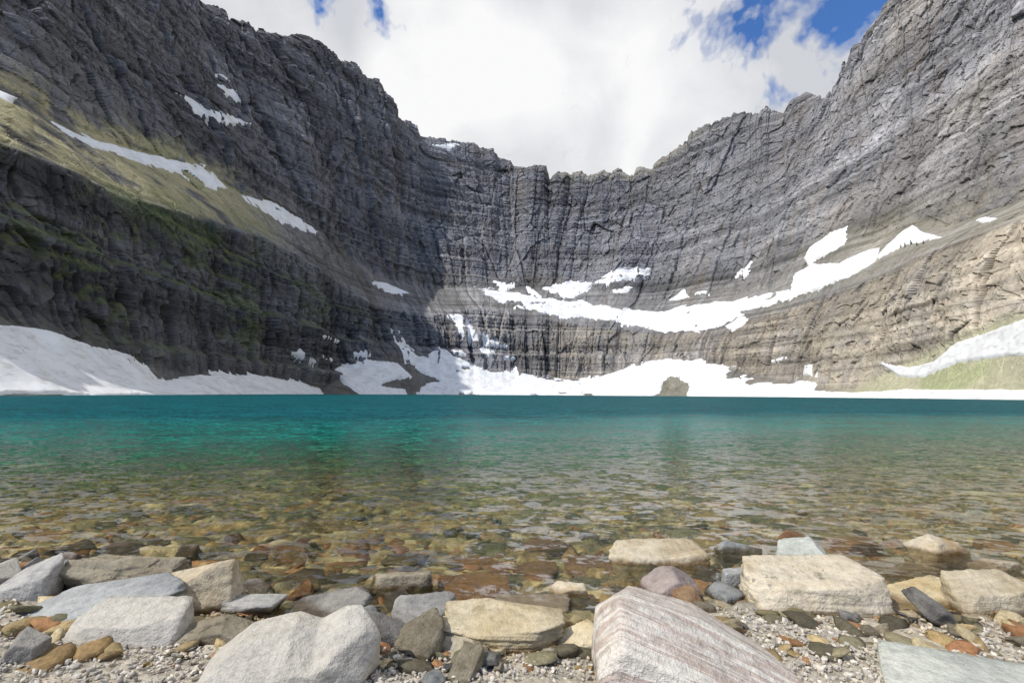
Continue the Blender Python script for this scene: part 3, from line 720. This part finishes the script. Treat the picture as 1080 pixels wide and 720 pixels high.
k = N("pine_needles"); k.bsdf(k.mix(k.noise(k.n('NewGeometry').outputs['Position'], .8, 3), (.03, .05, .018), (.08, .11, .04)), .8); cr_m.materials.append(k.m)
k = N("pine_bark"); k.bsdf(k.mix(k.noise(k.n('NewGeometry').outputs['Position'], 3, 3), (.06, .045, .03), (.14, .11, .08)), .9); tr_m.materials.append(k.m)
rng2 = np.random.RandomState(9)
for (tx, ty) in [(950,261),(955,261),(961,258),(967,259),(974,257)]:
    dd = (px-tx)**2+(py-ty)**2+np.where((ZONE > 2.9) & (ZONE < 4.3), 0, 1e6)
    i = np.unravel_index(np.argmin(dd), dd.shape)
    sc_ = rng2.uniform(.35, .65)
    o = bpy.data.objects.new("pine_tree", None); o.location = P2[i]-np.array([0, 0, .8]); o.scale = (sc_,)*3; o.empty_display_size = 1
    o["label"] = "small dark green pine growing beside a snow chute"; o["category"] = "tree"; o["group"] = "pines on the scree bench"
    COL.objects.link(o)
    for nm, mm in (("trunk", tr_m), ("crown", cr_m)):
        c = bpy.data.objects.new(nm, mm); c.parent = o; COL.objects.link(c)

# ------------------------------------------------------------ light
SAZ = math.radians(-121); SEL = math.radians(47)
S = Vector((math.sin(SAZ)*math.cos(SEL), math.cos(SAZ)*math.cos(SEL), math.sin(SEL)))
sl_ = bpy.data.lights.new("sun", 'SUN'); sl_.energy = 4.2; sl_.angle = math.radians(.5); sl_.color = (1, .955, .885)
so = bpy.data.objects.new("sun", sl_); so.rotation_euler = S.to_track_quat('Z', 'Y').to_euler(); so.location = (0, 0, 50); COL.objects.link(so)

wd = bpy.data.worlds.new("World"); scene.world = wd; wd.use_nodes = True
t = wd.node_tree; t.nodes.clear()
k = N.__new__(N); k.t = t; k.out = t.nodes.new('ShaderNodeOutputWorld')
sky = k.n('TexSky', sky_type='NISHITA', sun_disc=False, sun_elevation=SEL, sun_rotation=SAZ % (2*math.pi), altitude=1800, air_density=1.0, dust_density=.3, ozone_density=2.0)
dirv = k.n('VectorMath', {0: k.n('TexCoord').outputs['Generated']}, operation='NORMALIZE').outputs[0]
wc = k.noise(dirv, 7, 4, .62, .2, 'Color')
dirw = k.vmath('ADD', dirv, k.vmath('MULTIPLY', k.vmath('SUBTRACT', wc, (.5, .5, .5)), (.34, .34, .34)))
wf = k.noise(dirw, 9, 5, .62, .2)
def hole_d(dv, r, stg, src=None):
    dv = np.array(dv, float); dv = dv/np.linalg.norm(dv)
    dist = k.n('VectorMath', {0: src or dirw, 1: tuple(dv)}, operation='DISTANCE').outputs['Value']
    return k.n('MapRange', {'Value': dist, 'From Min': 2*math.sin(math.radians(r)/2), 'From Max': 0.0, 'To Min': 0.0, 'To Max': stg}, interpolation_type='SMOOTHSTEP').outputs[0]
dens = k.math('ADD', k.math('MULTIPLY', wf, 1.3), .14)
for (hx, hy, r, sg) in ((385, -2, 5.2, .85), (788, 14, 5.6, .80), (925, 4, 7.0, .95), (865, -18, 4.5, .4), (822, 98, 3.8, .62)):
    dens = k.math('SUBTRACT', dens, hole_d(bearing(hx, hy), r, sg))
dens = k.math('SUBTRACT', dens, hole_d((0, -1, .45), 80, .8, dirv))  # unseen cloud gap behind the camera, added to weaken fill and cool shadows
mask = k.ramp(dens, [(.12, 0.0), (.34, .5), (.60, 1.0)])
cb = k.ramp(k.math('ADD', k.math('MULTIPLY', k.noise(dirv, 2.6, 3, .5, .3), .90), k.math('MULTIPLY', wf, .10)), [(.38, (.64, .66, .70)), (.48, (.82, .83, .855)), (.57, (.98, .98, .985))])
cb = k.mix(1.0, cb, (9.8, 9.8, 9.8), 'MULTIPLY')
blue = k.mix(1.0, sky.outputs[0], (1.0, 1.5, 2.1), 'MULTIPLY')
fin = k.mix(mask, blue, cb)
bg = k.n('Background', {'Color': fin, 'Strength': .1})
k.surf(bg.outputs[0])
